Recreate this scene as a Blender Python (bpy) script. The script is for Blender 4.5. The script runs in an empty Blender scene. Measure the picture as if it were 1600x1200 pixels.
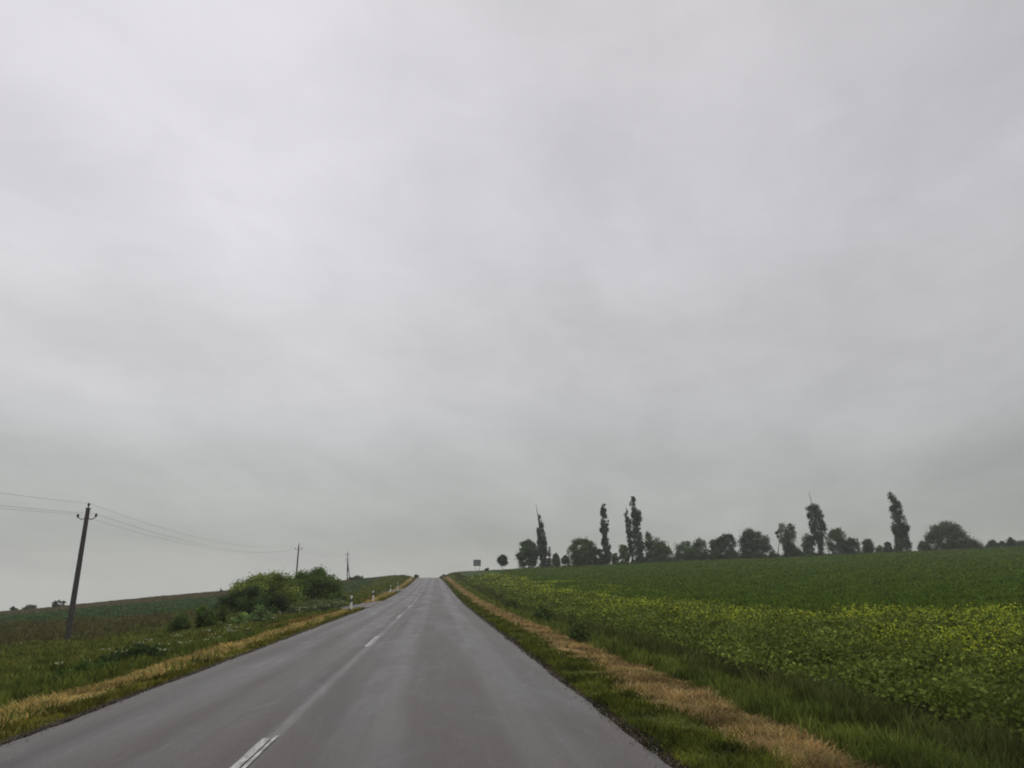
import bpy, math, random
import numpy as np
from mathutils import Vector, Matrix

SC = bpy.context.scene
COL = SC.collection
rad = math.radians
RNG = np.random.default_rng(7)
random.seed(7)

# ------------------------------------------------------------------ camera
W, Hh, F = 1600.0, 1200.0, 1210.0
EYE = 1.6
PITCH = math.atan(310.0 / F)
YAW = rad(5.45)
cam_d = bpy.data.cameras.new("camera")
cam = bpy.data.objects.new("camera", cam_d)
COL.objects.link(cam)
cam.location = (0, 0, EYE)
cam.rotation_euler = (math.pi / 2 + PITCH, 0, -YAW)
cam_d.sensor_width = 36.0
cam_d.lens = 36.0 * F / W
cam_d.clip_start = 0.1
cam_d.clip_end = 9000
SC.camera = cam

def ray(px, py):
    r, u, f = (px - 800) / F, -(py - 600) / F, 1.0
    up = u * math.cos(PITCH) + f * math.sin(PITCH)
    fw = f * math.cos(PITCH) - u * math.sin(PITCH)
    x = r * math.cos(YAW) + fw * math.sin(YAW)
    y = -r * math.sin(YAW) + fw * math.cos(YAW)
    return x, y, up

def at(px, py, Y):
    x, y, u = ray(px, py)
    t = Y / y
    return Vector((x * t, Y, EYE + u * t))

# ------------------------------------------------------------------ render settings
SC.view_settings.view_transform = 'Standard'
SC.view_settings.look = 'None'
SC.view_settings.exposure = 0.0
SC.view_settings.gamma = 1.0
SC.render.engine = 'CYCLES'
SC.cycles.max_bounces = 6
SC.cycles.diffuse_bounces = 3
SC.cycles.glossy_bounces = 2
SC.cycles.transmission_bounces = 2
SC.cycles.volume_bounces = 1
SC.cycles.use_denoising = True
SC.cycles.filter_width = 1.9

# ------------------------------------------------------------------ node helpers
class NT:
    def __init__(s, tree):
        s.t = tree; s.n = tree.nodes; s.l = tree.links
    def node(s, kind, **kw):
        n = s.n.new(kind)
        for k, v in kw.items(): setattr(n, k, v)
        return n
    def put(s, sock, v):
        if hasattr(v, 'is_output'): s.l.new(v, sock)
        elif isinstance(v, (tuple, list)) and len(v) == 3 and sock.type == 'RGBA': sock.default_value = (*v, 1)
        else: sock.default_value = v
    def math(s, op, a, b=0.0, c=0.0, clamp=False):
        n = s.node('ShaderNodeMath', operation=op); n.use_clamp = clamp
        s.put(n.inputs[0], a); s.put(n.inputs[1], b); s.put(n.inputs[2], c)
        return n.outputs[0]
    def rng(s, v, a, b, lo=0.0, hi=1.0, smooth=True):
        n = s.node('ShaderNodeMapRange'); n.interpolation_type = 'SMOOTHSTEP' if smooth else 'LINEAR'
        s.put(n.inputs['Value'], v)
        n.inputs['From Min'].default_value = a; n.inputs['From Max'].default_value = b
        n.inputs['To Min'].default_value = lo; n.inputs['To Max'].default_value = hi
        return n.outputs[0]
    def mix(s, f, a, b, mode='MIX'):
        n = s.node('ShaderNodeMix', data_type='RGBA', blend_type=mode)
        s.put(n.inputs[0], f); s.put(n.inputs[6], a); s.put(n.inputs[7], b)
        return n.outputs[2]
    def noise(s, vec, scale, detail=3.0, rough=0.55, dist=0.0):
        n = s.node('ShaderNodeTexNoise')
        s.put(n.inputs['Vector'], vec); n.inputs['Scale'].default_value = scale
        n.inputs['Detail'].default_value = detail; n.inputs['Roughness'].default_value = rough
        n.inputs['Distortion'].default_value = dist
        return n.outputs[0]
    def scaled(s, vec, sx, sy, sz):
        n = s.node('ShaderNodeVectorMath', operation='MULTIPLY')
        s.l.new(vec, n.inputs[0]); n.inputs[1].default_value = (sx, sy, sz)
        return n.outputs[0]
    def ramp(s, v, stops):
        n = s.node('ShaderNodeValToRGB'); s.l.new(v, n.inputs[0])
        e = n.color_ramp.elements
        while len(e) < len(stops): e.new(0.5)
        for k, (p, c) in enumerate(stops):
            e[k].position = p; e[k].color = (*c, 1)
        n.color_ramp.interpolation = 'EASE'
        return n.outputs[0]

# ------------------------------------------------------------------ sky: overcast cloud deck over a Nishita sky
SUN_EL, SUN_AZ = rad(52), rad(20)
world = bpy.data.worlds.new("World")
SC.world = world
world.use_nodes = True
w = NT(world.node_tree)
w.n.clear()
sky = w.node('ShaderNodeTexSky', sky_type='NISHITA')
sky.sun_disc = False
sky.sun_elevation = SUN_EL; sky.sun_rotation = SUN_AZ
tc = w.node('ShaderNodeTexCoord')
sep = w.node('ShaderNodeSeparateXYZ'); w.l.new(tc.outputs['Generated'], sep.inputs[0])
zz = w.math('MAXIMUM', sep.outputs[2], 0.0)
den = w.math('ADD', zz, 0.22)
comb = w.node('ShaderNodeCombineXYZ')
w.l.new(w.math('DIVIDE', sep.outputs[0], den), comb.inputs[0])
w.l.new(w.math('DIVIDE', sep.outputs[1], den), comb.inputs[1])
deck = comb.outputs[0]
rot = w.node('ShaderNodeVectorRotate', rotation_type='Z_AXIS'); w.l.new(deck, rot.inputs['Vector']); rot.inputs['Angle'].default_value = .35
n_big = w.noise(w.scaled(rot.outputs[0], 1.0, 0.38, 1.0), 1.05, 2.0, 0.5, 0.4)
n_mid = w.noise(w.scaled(rot.outputs[0], 1.0, 0.5, 1.0), 2.6, 5.0, 0.52, 0.5)
n_low = w.noise(w.scaled(tc.outputs['Generated'], 1.0, 1.0, 3.2), 3.6, 4.0, 0.55, 0.3)
el = w.math('ADD', zz, w.math('MULTIPLY', w.math('SUBTRACT', n_big, 0.5), 0.09))
base = w.ramp(el, [(0.0, (.47, .48, .45)), (0.045, (.40, .41, .39)), (0.11, (.44, .447, .435)),
                   (0.25, (.55, .546, .56)), (0.45, (.63, .615, .64)), (1.0, (.66, .645, .665))])
var = w.math('ADD', w.math('MULTIPLY', w.math('SUBTRACT', n_mid, 0.5), 0.30),
             w.math('MULTIPLY', w.math('SUBTRACT', n_big, 0.5), 0.42))
var = w.math('ADD', var, w.math('MULTIPLY', w.math('SUBTRACT', n_low, 0.5), 0.16))
n_fine = w.noise(w.scaled(rot.outputs[0], 1.0, .8, 1.0), 7.5, 5.0, .6, .8)
var = w.math('ADD', var, w.math('MULTIPLY', w.math('SUBTRACT', n_fine, 0.5), 0.13))
side = w.math('MULTIPLY', w.math('SUBTRACT', sep.outputs[0], 0.08), -0.20)   # cloud thickens to the east
glow = w.math('EXPONENT', w.math('MULTIPLY', w.math('POWER', w.math('DIVIDE', w.math('ADD', sep.outputs[0], w.math('MULTIPLY', zz, .25)), .26), 2.0), -1.0))
var = w.math('ADD', var, w.math('MULTIPLY', w.math('MULTIPLY', glow, w.rng(zz, .05, .35)), .09))
fac = w.math('ADD', 1.0, w.math('ADD', var, side))
gray = w.node('ShaderNodeVectorMath', operation='SCALE')
w.l.new(base, gray.inputs[0]); w.l.new(w.math('MULTIPLY', fac, 10.0), gray.inputs['Scale'])
colr = w.mix(0.96, sky.outputs[0], gray.outputs[0])
bg = w.node('ShaderNodeBackground'); w.l.new(colr, bg.inputs[0]); bg.inputs[1].default_value = 0.1
wo = w.node('ShaderNodeOutputWorld'); w.l.new(bg.outputs[0], wo.inputs[0])

sun_d = bpy.data.lights.new("sun", 'SUN'); sun_d.energy = 0.5; sun_d.angle = rad(30); sun_d.color = (1, .975, .94)
sun = bpy.data.objects.new("sun", sun_d); COL.objects.link(sun)
sdir = Vector((math.sin(SUN_AZ) * math.cos(SUN_EL), math.cos(SUN_AZ) * math.cos(SUN_EL), math.sin(SUN_EL)))
sun.rotation_euler = sdir.to_track_quat('Z', 'Y').to_euler()

# ------------------------------------------------------------------ tagging
def tag(o, label=None, cat=None, group=None, kind=None):
    if label: o['label'] = label
    if cat: o['category'] = cat
    if group: o['group'] = group
    if kind: o['kind'] = kind
    return o

def empty(name, loc, label, cat, group=None):
    o = bpy.data.objects.new(name, None); COL.objects.link(o)
    o.location = loc; o.empty_display_size = .2
    return tag(o, label, cat, group)

def link(name, me, parent=None, world_space=True):
    """mesh vertices given in world space; parented without moving"""
    o = bpy.data.objects.new(name, me); COL.objects.link(o)
    if parent is not None:
        o.parent = parent
        if world_space:
            o.matrix_parent_inverse = Matrix.Translation(parent.location).inverted()
    return o

# ------------------------------------------------------------------ numpy mesh helpers
def mesh_np(name, V, loops, sizes, mat, tint=None, smooth=False):
    me = bpy.data.meshes.new(name)
    V = np.asarray(V, np.float32); loops = np.asarray(loops, np.int32); sizes = np.asarray(sizes, np.int32)
    me.vertices.add(len(V)); me.vertices.foreach_set('co', V.ravel())
    me.loops.add(len(loops)); me.loops.foreach_set('vertex_index', loops)
    me.polygons.add(len(sizes))
    st = np.concatenate([[0], np.cumsum(sizes)[:-1]]).astype(np.int32)
    me.polygons.foreach_set('loop_start', st)
    me.polygons.foreach_set('loop_total', sizes)
    if smooth: me.polygons.foreach_set('use_smooth', np.ones(len(sizes), bool))
    me.update(calc_edges=True)
    if tint is not None:
        a = me.attributes.new('tint', 'FLOAT_COLOR', 'POINT')
        c = np.ones((len(V), 4), np.float32); c[:, :3] = tint
        a.data.foreach_set('color', c.ravel())
    me.materials.append(mat)
    return me

class MB:
    """collects tubes / boxes (world coordinates) into one mesh"""
    def __init__(s): s.v = []; s.f = []; s.n = 0
    def add(s, V, Fc):
        s.v.extend([tuple(p) for p in V]); s.f.extend([tuple(i + s.n for i in q) for q in Fc]); s.n += len(V)
    def tube(s, pts, rs, k=6, cap=True):
        pts = [Vector(p) for p in pts]
        V = []; Fc = []
        for i, p in enumerate(pts):
            d = (pts[min(i + 1, len(pts) - 1)] - pts[max(i - 1, 0)])
            if d.length < 1e-6: d = Vector((0, 0, 1))
            d.normalize()
            a = d.cross(Vector((0, 0, 1)) if abs(d.z) < .9 else Vector((1, 0, 0))).normalized()
            b = d.cross(a)
            for j in range(k):
                t = 2 * math.pi * (j + .5) / k
                V.append(p + (a * math.cos(t) + b * math.sin(t)) * rs[i])
        for i in range(len(pts) - 1):
            for j in range(k):
                Fc.append((i * k + j, i * k + (j + 1) % k, (i + 1) * k + (j + 1) % k, (i + 1) * k + j))
        if cap:
            Fc.append(tuple(range(k))[::-1]); Fc.append(tuple((len(pts) - 1) * k + j for j in range(k)))
        s.add(V, Fc)
    def box(s, c, h, top=None, M=None):
        """centre c, half sizes h, optional (sx,sy) scale of the top face"""
        tx, ty = top or (1, 1)
        V = []
        for z in (-1, 1):
            for x, y in ((-1, -1), (1, -1), (1, 1), (-1, 1)):
                kx, ky = (tx, ty) if z > 0 else (1, 1)
                p = Vector((x * h[0] * kx, y * h[1] * ky, z * h[2]))
                if M is not None: p = M @ p
                V.append(Vector(c) + p)
        s.add(V, [(3, 2, 1, 0), (4, 5, 6, 7), (0, 1, 5, 4), (1, 2, 6, 5), (2, 3, 7, 6), (3, 0, 4, 7)])
    def mesh(s, name, mat, smooth=False):
        me = bpy.data.meshes.new(name); me.from_pydata(s.v, [], s.f); me.materials.append(mat); me.update()
        if smooth: me.polygons.foreach_set('use_smooth', [True] * len(me.polygons))
        return me

# smooth pseudo noise, roughly -1..1
_ph = np.random.default_rng(3).uniform(0, 6.283, (64, 3))
def sn(x, y, scale, seed=0, octs=3):
    out = 0; amp = 1; tot = 0
    for o in range(octs):
        f = 6.283 / (scale / 2 ** o)
        a = 0
        for k in range(4):
            p = _ph[(seed * 7 + o * 4 + k) % 64]
            th = p[0] + k * 1.57
            a = a + np.sin((x * math.cos(th) + y * math.sin(th)) * f * (.7 + .15 * k) + p[1] +
                           1.3 * np.sin((x * math.sin(th) - y * math.cos(th)) * f * .45 + p[2]))
        out = out + amp * a / 2.2; tot += amp; amp *= .55
    return out / tot

# ------------------------------------------------------------------ terrain heights
EL, ER = -4.36, 2.14            # left and right edge of the asphalt
def xc(y):
    return -1.1 * (np.clip(np.asarray(y, float) - 80, 0, 220) / 150) ** 2
_zy = np.arange(-80, 1700, 1.0)
_zz = np.interp(_zy, [-80, 60, 98, 118, 150, 200, 230, 250, 270, 310, 420, 700, 1700],
                [0, 0, .40, .76, 1.32, 2.33, 2.90, 3.04, 2.95, 2.3, -.5, -5, -8])
_k = np.exp(-.5 * (np.arange(-24, 25) / 8.0) ** 2); _k /= _k.sum()
_zz = np.convolve(np.pad(_zz, 24, mode='edge'), _k, mode='valid')
def zr(y): return np.interp(y, _zy, _zz)
_uL = np.array([0, 2, 4, 8, 18, 26, 50, 72, 120, 300, 1500.])
_L = {-80: [0, -.3, -.7, -1.1, -2.1, -2.5, -3.6, -4.6, -7, -12, -20],
      60: [0, -.25, -.6, -1.0, -2.1, -2.5, -3.6, -4.6, -7, -12, -20],
      150: [0, -.2, -.4, -.8, -1.6, -2.2, -4, -6, -9.5, -15, -22],
      250: [0, .2, .7, .5, -.5, -1.3, -3.3, -5.2, -10, -18, -25],
      330: [0, 0, 0, -.4, -2, -3, -5.5, -8, -13, -21, -28],
      1700: [0, 0, -5, -10, -20, -28, -45, -60, -75, -85, -95]}
_uR = np.array([0, 1, 2.5, 4, 5.5, 8, 15, 30, 60, 120, 200, 300, 1500.])
_R = {-80: [0, .03, -.12, -.35, -.3, 0, .2, .5, 1.5, 4, 6, 8, 12],
      60: [0, .03, -.12, -.35, -.3, 0, .2, .55, 1.6, 4.2, 7, 9, 12],
      150: [0, .05, .1, .2, .4, .7, 1.0, 1.7, 3.2, 5.6, 9, 12, 14],
      250: [0, .2, .8, 1.3, 1.6, 1.8, 2.1, 2.9, 4.2, 6.9, 10.4, 13, 16],
      330: [0, .1, .3, .5, .7, .8, 1.0, 1.8, 3, 5.4, 8.5, 10.5, 12],
      1700: [0, 0, 0, 0, 0, 0, 0, .3, 1, 2, 4, 5, 6]}
def _table(us, T):
    ys = np.arange(-80, 1701, 4.0); uf = np.concatenate([np.arange(0, 30, .25), np.arange(30, 1500, 4.0)])
    ky = sorted(T); A = np.array([np.interp(uf, us, T[k]) for k in ky])
    B = np.array([np.interp(ys, ky, A[:, j]) for j in range(len(uf))])   # (u, y)
    k = np.exp(-.5 * (np.arange(-12, 13) / 4.0) ** 2); k /= k.sum()
    B = np.array([np.convolve(np.pad(r, 12, mode='edge'), k, mode='valid') for r in B])
    k = np.exp(-.5 * (np.arange(-4, 5) / 1.6) ** 2); k /= k.sum()
    P = np.concatenate([np.repeat(B[:1], 4, 0), B, np.repeat(B[-1:], 4, 0)], 0)
    B2 = sum(k[i] * P[i:i + len(B)] for i in range(9))
    return uf, ys, B2
_TL, _TR = _table(_uL, _L), _table(_uR, _R)
def _lookup(T, u, y):
    uf, ys, B = T
    fi = np.interp(u, uf, np.arange(len(uf))); gi = np.interp(y, ys, np.arange(len(ys)))
    i = np.clip(fi.astype(int), 0, len(uf) - 2); j = np.clip(gi.astype(int), 0, len(ys) - 2)
    a = fi - i; b = gi - j
    return (B[i, j] * (1 - a) * (1 - b) + B[i + 1, j] * a * (1 - b) + B[i, j + 1] * (1 - a) * b + B[i + 1, j + 1] * a * b)
def H(x, y):
    x = np.asarray(x, float); y = np.asarray(y, float)
    u = x - xc(y)
    ul = np.clip(EL - u, 0, None); ur = np.clip(u - ER, 0, None)
    z = zr(y) + _lookup(_TL, ul, y) + _lookup(_TR, ur, y)
    d = ul + ur
    und = np.clip(d / 8 - .25, 0, 1)
    far = np.clip((d - 20) / 60, 0, 1)
    z = z + und * .07 * sn(x, y, 9, 1) + far * .22 * sn(x, y, 55, 2) + np.clip(d - .35, 0, 1) * .03 * sn(x, y, 1.7, 4, 2)
    return z
def Hf(x, y): return float(H(np.array([x]), np.array([y]))[0])

# ------------------------------------------------------------------ land cover (colour of what grows where)
VERGE, STRAW, MEADOW, BARE, CROP, FIELD, TRACK = range(7)
def crop_edge(y): return np.interp(y, [0, 18, 24, 34, 50, 90, 140, 200], [26, 19.5, 17, 14.0, 12.6, 13.2, 14.5, 16])
def cover(x, y, rng=RNG):
    n = len(x)
    u = x - xc(y); ul = EL - u; ur = u - ER
    e = .16 * sn(x, y * .35, 3.0, 5) + .10 * sn(x, y, .9, 6, 2) + rng.normal(0, .06, n)
    big = sn(x, y, 11, 7); mid = sn(x, y, 3.5, 8)
    cls = np.full(n, MEADOW); col = np.zeros((n, 3)); hgt = np.full(n, .3)
    def put(m, c, color, h):
        cls[m] = c; col[m] = color; hgt[m] = h
    def mixc(a, b, f): f = np.clip(f, 0, 1)[:, None]; return np.array(a) * (1 - f) + np.array(b) * f
    # right side
    m = ur > 0
    put(m, MEADOW, (0, 0, 0), .24)
    col[m] = mixc((.075, .105, .030), (.125, .15, .04), .35 + .8 * mid[m] + .35 * big[m])
    mm = m & (ur > 3.3 + e) ; col[mm] = mixc((.05, .068, .024), (.085, .105, .035), .45 + .5 * mid[mm]); hgt[mm] = .38
    mm = m & (ur > 4.3 + 2 * e) & (ur < 5.1 + e); col[mm] = mixc((.05, .042, .024), (.055, .07, .025), .4 + .6 * mid[mm]); cls[mm] = BARE; hgt[mm] = .16
    mm = m & (ur > 5.1 + e); put(mm, CROP, (.045, .075, .022), .3)
    mm = m & (x > crop_edge(y) + 1.2 * e)
    put(mm, FIELD, (0, 0, 0), .22)
    col[mm] = mixc((.052, .088, .018), (.082, .115, .026), .5 + .35 * big[mm] + .25 * mid[mm])
    mm = m & (y > 240 + 5 * big) & (ur > 4); put(mm, FIELD, (.075, .085, .035), .3)
    mm = m & (ur < 2.15 + 1.3 * e) & (ur > .95 + 1.6 * e)
    put(mm, STRAW, (0, 0, 0), .10)
    col[mm] = mixc((.14, .13, .04), (.42, .30, .13), .74 + .4 * sn(x[mm], y[mm], 2.1, 9) + .25 * mid[mm])
    mm = m & (ur <= .95 + 1.6 * e)
    put(mm, VERGE, (0, 0, 0), .10)
    col[mm] = mixc((.055, .075, .012), (.17, .185, .028), .5 + .55 * sn(x[mm], y[mm], 1.3, 10))
    mm = m & (ur < .16 + .5 * e); col[mm] = (.075, .06, .04); hgt[mm] = .035
    # left side
    m = ul > 0
    put(m, MEADOW, (0, 0, 0), .22)
    col[m] = mixc((.070, .095, .025), (.13, .145, .045), .42 + .4 * mid[m] + .4 * big[m])
    mm = m & (ul > 1.5) & (ul < 5) ; col[mm] = mixc((.055, .085, .022), (.12, .14, .04), .4 + .5 * mid[mm])
    mm = m & (y > 57 + 4 * big + .12 * x) & (x < -22 + 4 * mid)
    col[mm] = mixc((.076, .070, .036), (.066, .080, .032), .35 + .5 * sn(x[mm] * .3, y[mm], 8, 11)); cls[mm] = FIELD; hgt[mm] = .35
    mm = m & (y > 96 + 5 * big) & (ul > 9 + 3 * mid)
    put(mm, FIELD, (0, 0, 0), .25); col[mm] = mixc((.044, .080, .036), (.062, .094, .046), .5 + .5 * big[mm])
    mm = m & (y > 168 + 6 * big + .25 * (x + 60)) & (x < -22)
    put(mm, FIELD, (0, 0, 0), .25); col[mm] = mixc((.098, .088, .062), (.085, .082, .052), .5 + .5 * mid[mm])
    mm = m & (y > 236) & (ul > 2); put(mm, FIELD, (.075, .08, .04), .3)
    # brown drain banks beside the two field entrances
    for y0, y1, sl in ((37., 53.5, .30), (74., 105.5, .085)):
        c = 1.3 + (y1 - y) * sl
        mm = m & (y > y0) & (y < y1) & (ul > .9) & (ul < c + .3 + e)
        col[mm] = mixc((.17, .115, .05), (.12, .115, .04), .3 + .6 * mid[mm]); hgt[mm] = .16
        mm = m & (y > y0) & (y < y1) & (np.abs(ul - c) < .33 + .6 * e); put(mm, STRAW, (.34, .235, .125), .06)
    mm = m & (ul < 1.85 + 1.1 * e) & (ul > .66 + 1.3 * e)
    put(mm, STRAW, (0, 0, 0), .11)
    col[mm] = mixc((.17, .15, .045), (.46, .355, .13), .8 + .4 * sn(x[mm], y[mm], 2.3, 12))
    mm = m & (ul <= .62 + 1.3 * e)
    put(mm, VERGE, (0, 0, 0), .09); col[mm] = mixc((.085, .09, .016), (.21, .20, .035), .5 + .5 * sn(x[mm], y[mm], 1.5, 13))
    mm = m & (ul < .12 + .4 * e); col[mm] = (.07, .058, .04); hgt[mm] = .03
    # gravelled entrances
    for y0, y1 in ((54.5, 69.5), (105.5, 116.5)):
        mm = m & (y > y0 + ul * .6) & (y < y1 - ul * .2) & (ul < 4.2 + e)
        put(mm, TRACK, (.15, .14, .125), .0)
    mm = (ul <= 0) & (ur <= 0); put(mm, TRACK, (.05, .048, .045), 0)
    gm = (cls == MEADOW) | (cls == FIELD) | (cls == CROP) | (cls == BARE)
    col[gm] *= (1.45, 1.40, 1.12)
    gm = (cls == FIELD) & (x > 0); col[gm] *= (1.16, 1.22, .98)
    gm = (cls == MEADOW); col[gm] *= (1.16, 1.12, 1.05)
    gm = (cls == STRAW); col[gm] *= 1.12
    gm = (cls == FIELD) & (x < 0); col[gm] *= (1.35, 1.3, 1.3)
    return cls, np.clip(col, .004, 1), hgt

# ------------------------------------------------------------------ materials
def mat(name):
    m = bpy.data.materials.new(name); m.use_nodes = True
    t = NT(m.node_tree); t.n.clear()
    out = t.node('ShaderNodeOutputMaterial')
    b = t.node('ShaderNodeBsdfPrincipled'); t.l.new(b.outputs[0], out.inputs[0])
    return m, t, b, out

def leaf_mat(name, gain=(1, 1, 1), trans=.22, rough=.8, spec=.1):
    m, t, b, out = mat(name)
    a = t.node('ShaderNodeAttribute', attribute_name='tint')
    c = t.mix(1.0, a.outputs['Color'], gain, 'MULTIPLY')
    t.l.new(c, b.inputs['Base Color']); b.inputs['Roughness'].default_value = rough
    b.inputs['Specular IOR Level'].default_value = spec
    tr = t.node('ShaderNodeBsdfTranslucent'); t.l.new(c, tr.inputs[0])
    mx = t.node('ShaderNodeMixShader'); mx.inputs[0].default_value = trans
    t.l.new(b.outputs[0], mx.inputs[1]); t.l.new(tr.outputs[0], mx.inputs[2]); t.l.new(mx.outputs[0], out.inputs[0])
    return m

def plain(name, color, rough=.7, var=.25, scale=8., metal=0., bump=.0, spec=.4, stretch=(1, 1, 1)):
    m, t, b, out = mat(name)
    tcn = t.node('ShaderNodeTexCoord'); v = t.scaled(tcn.outputs['Object'], *stretch)
    n = t.noise(v, scale, 4, .6)
    lo = tuple(c * (1 - var) for c in color); hi = tuple(min(1, c * (1 + var)) for c in color)
    t.l.new(t.mix(t.rng(n, .3, .7), lo, hi), b.inputs['Base Color'])
    b.inputs['Roughness'].default_value = rough; b.inputs['Metallic'].default_value = metal
    b.inputs['Specular IOR Level'].default_value = spec
    if bump:
        bp = t.node('ShaderNodeBump'); bp.inputs['Strength'].default_value = bump; bp.inputs['Distance'].default_value = .02
        t.l.new(n, bp.inputs['Height']); t.l.new(bp.outputs[0], b.inputs['Normal'])
    return m

M_GRASS = leaf_mat('grass_blades', (1.12, 1.12, 1.1), trans=.3)
M_LEAF = leaf_mat('tree_leaves', (1.75, 1.85, 1.5), trans=.28)
M_BARK = plain('bark', (.075, .062, .048), .9, .4, 6, bump=.6, stretch=(3, 3, .5))
M_TWIG = plain('dead_twig', (.10, .09, .08), .9, .3, 3)
M_CONC = plain('weathered_concrete', (.068, .062, .055), .85, .35, 5, bump=.3, stretch=(3, 3, .4))
M_CONCD = plain('dark_tarred_pole', (.036, .033, .030), .85, .35, 5, bump=.3, stretch=(3, 3, .4))
M_CERAM = plain('brown_ceramic', (.035, .025, .02), .25, .3, 5)
M_STEEL = plain('rusty_steel', (.07, .06, .055), .6, .3, 12, metal=.6)
M_WIRE = plain('aluminium_wire', (.10, .10, .10), .5, .1, 3, metal=.7)
M_WHITE = plain('white_plastic', (.72, .73, .68), .5, .12, 9)
M_BLACK = plain('black_band', (.02, .02, .022), .5, .2, 9)
M_REFL = plain('reflector', (.45, .45, .44), .2, .05, 30)
M_PANEL = plain('grey_sheet_metal', (.185, .205, .21), .5, .12, 1.2, metal=.25)
M_GALV = plain('galvanised_post', (.27, .28, .28), .5, .15, 4, metal=.5)

# ground material: cover colour x fine grain
m, t, b, out = mat('ground_cover')
a = t.node('ShaderNodeAttribute', attribute_name='tint')
tcn = t.node('ShaderNodeTexCoord'); P = tcn.outputs['Object']
n1 = t.noise(P, 2.2, 5, .65); n2 = t.noise(t.scaled(P, 1, .35, 1), .35, 4, .6); n3 = t.noise(P, 22., 3, .7)
f = t.math('MULTIPLY', t.rng(n1, .25, .75, .6, 1.35), t.rng(n2, .3, .7, .8, 1.2))
f = t.math('MULTIPLY', f, t.rng(n3, .25, .75, .65, 1.3))
sc_ = t.node('ShaderNodeVectorMath', operation='SCALE'); t.l.new(a.outputs['Color'], sc_.inputs[0]); t.l.new(f, sc_.inputs['Scale'])
t.l.new(sc_.outputs[0], b.inputs['Base Color']); b.inputs['Roughness'].default_value = .95; b.inputs['Specular IOR Level'].default_value = .1
bp = t.node('ShaderNodeBump'); bp.inputs['Strength'].default_value = .9; bp.inputs['Distance'].default_value = .12
t.l.new(t.math('ADD', n1, t.math('MULTIPLY', n3, .3)), bp.inputs['Height']); t.l.new(bp.outputs[0], b.inputs['Normal'])
M_GROUND = m

# asphalt: damp, wheel-polished, with seams and patches
m, t, b, out = mat('damp_asphalt')
tcn = t.node('ShaderNodeTexCoord'); P = tcn.outputs['Object']
sp = t.node('ShaderNodeSeparateXYZ'); t.l.new(P, sp.inputs[0]); X = sp.outputs[0]; Y = sp.outputs[1]
wob = t.math('MULTIPLY', t.math('SUBTRACT', t.noise(t.scaled(P, .4, .05, 1), 1.0, 2), .5), .35)
Xw = t.math('ADD', X, wob)
long1 = t.noise(t.scaled(P, 1.5, .035, 1), 1.0, 4, .6, .3)
long2 = t.noise(t.scaled(P, 6.0, .05, 1), 1.0, 3, .6)
patch = t.noise(t.scaled(P, .8, .07, 1), 1.0, 5, .6, .5)
blot = t.noise(t.scaled(P, .9, .22, 1), 1.1, 4, .65, .4)
grain = t.noise(P, 90., 2, .8)
grain2 = t.noise(P, 30., 4, .8)
def band(c, hw, soft): 
    d = t.math('ABSOLUTE', t.math('SUBTRACT', Xw, c))
    return t.rng(d, hw, hw + soft, 1.0, 0.0)
wheel = None
for c in (-3.45, -2.35, -.75, 1.15):
    k = band(c, .18, .32); wheel = k if wheel is None else t.math('MAXIMUM', wheel, k)
colA = t.mix(t.rng(patch, .35, .65), (.043, .034, .029), (.068, .055, .047))
colA = t.mix(t.math('MULTIPLY', t.rng(long1, .45, .65), .8), colA, (.082, .066, .062))
colA = t.mix(t.math('MULTIPLY', t.rng(blot, .48, .66), .65), colA, (.033, .029, .027))
colA = t.mix(t.math('MULTIPLY', t.rng(long2, .52, .68), .3), colA, (.105, .092, .086))
spots = t.rng(t.noise(t.scaled(P, 1.0, .5, 1), 2.6, 5, .7, .6), .55, .70)
colA = t.mix(t.math('MULTIPLY', spots, .5), colA, (.105, .094, .084))
damp = t.rng(t.noise(t.scaled(P, 1.0, .3, 1), .9, 5, .65, .8), .52, .62)
colA = t.mix(t.math('MULTIPLY', damp, .45), colA, (.032, .027, .024))
# dark sealed streak near left edge, pale worn shoulder, pale worn line along the centre joint
breakup = t.rng(t.noise(t.scaled(P, 2, .25, 1), 1.2, 4, .65), .38, .6)
colA = t.mix(t.math('MULTIPLY', band(-3.72, .07, .12), t.math('MULTIPLY', breakup, .7)), colA, (.028, .026, .027))
colA = t.mix(t.math('MULTIPLY', band(-1.02, .05, .30), t.math('MULTIPLY', breakup, .4)), colA, (.038, .034, .034))
colA = t.mix(t.math('MULTIPLY', t.rng(X, -3.92, -4.25, 0, 1), .55), colA, (.125, .118, .105))
colA = t.mix(t.math('MULTIPLY', t.rng(X, 1.85, 2.14, 0, 1), .35), colA, (.10, .09, .078))
dline = t.math('ABSOLUTE', t.math('SUBTRACT', X, -1.69))
seam = t.math('MULTIPLY', t.rng(dline, .02, .13, 1, 0), t.rng(t.noise(t.scaled(P, 8, .3, 1), 1.5, 4, .7), .3, .65, .25, .8))
colA = t.mix(t.math('MULTIPLY', seam, .95), colA, (.19, .188, .175))
gr = t.math('MULTIPLY', t.rng(grain, .25, .75, .45, 1.6), t.rng(grain2, .3, .7, .6, 1.45))
sc_ = t.node('ShaderNodeVectorMath', operation='SCALE'); t.l.new(colA, sc_.inputs[0]); t.l.new(gr, sc_.inputs['Scale'])
t.l.new(sc_.outputs[0], b.inputs['Base Color'])
ro = t.math('SUBTRACT', t.rng(patch, .3, .7, .46, .62), t.math('MULTIPLY', wheel, .09))
ro = t.math('ADD', ro, t.math('MULTIPLY', t.rng(blot, .45, .7), -.07))
ro = t.math('ADD', ro, t.math('MULTIPLY', damp, -.08))
t.l.new(ro, b.inputs['Roughness']); b.inputs['Specular IOR Level'].default_value = .5
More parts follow.
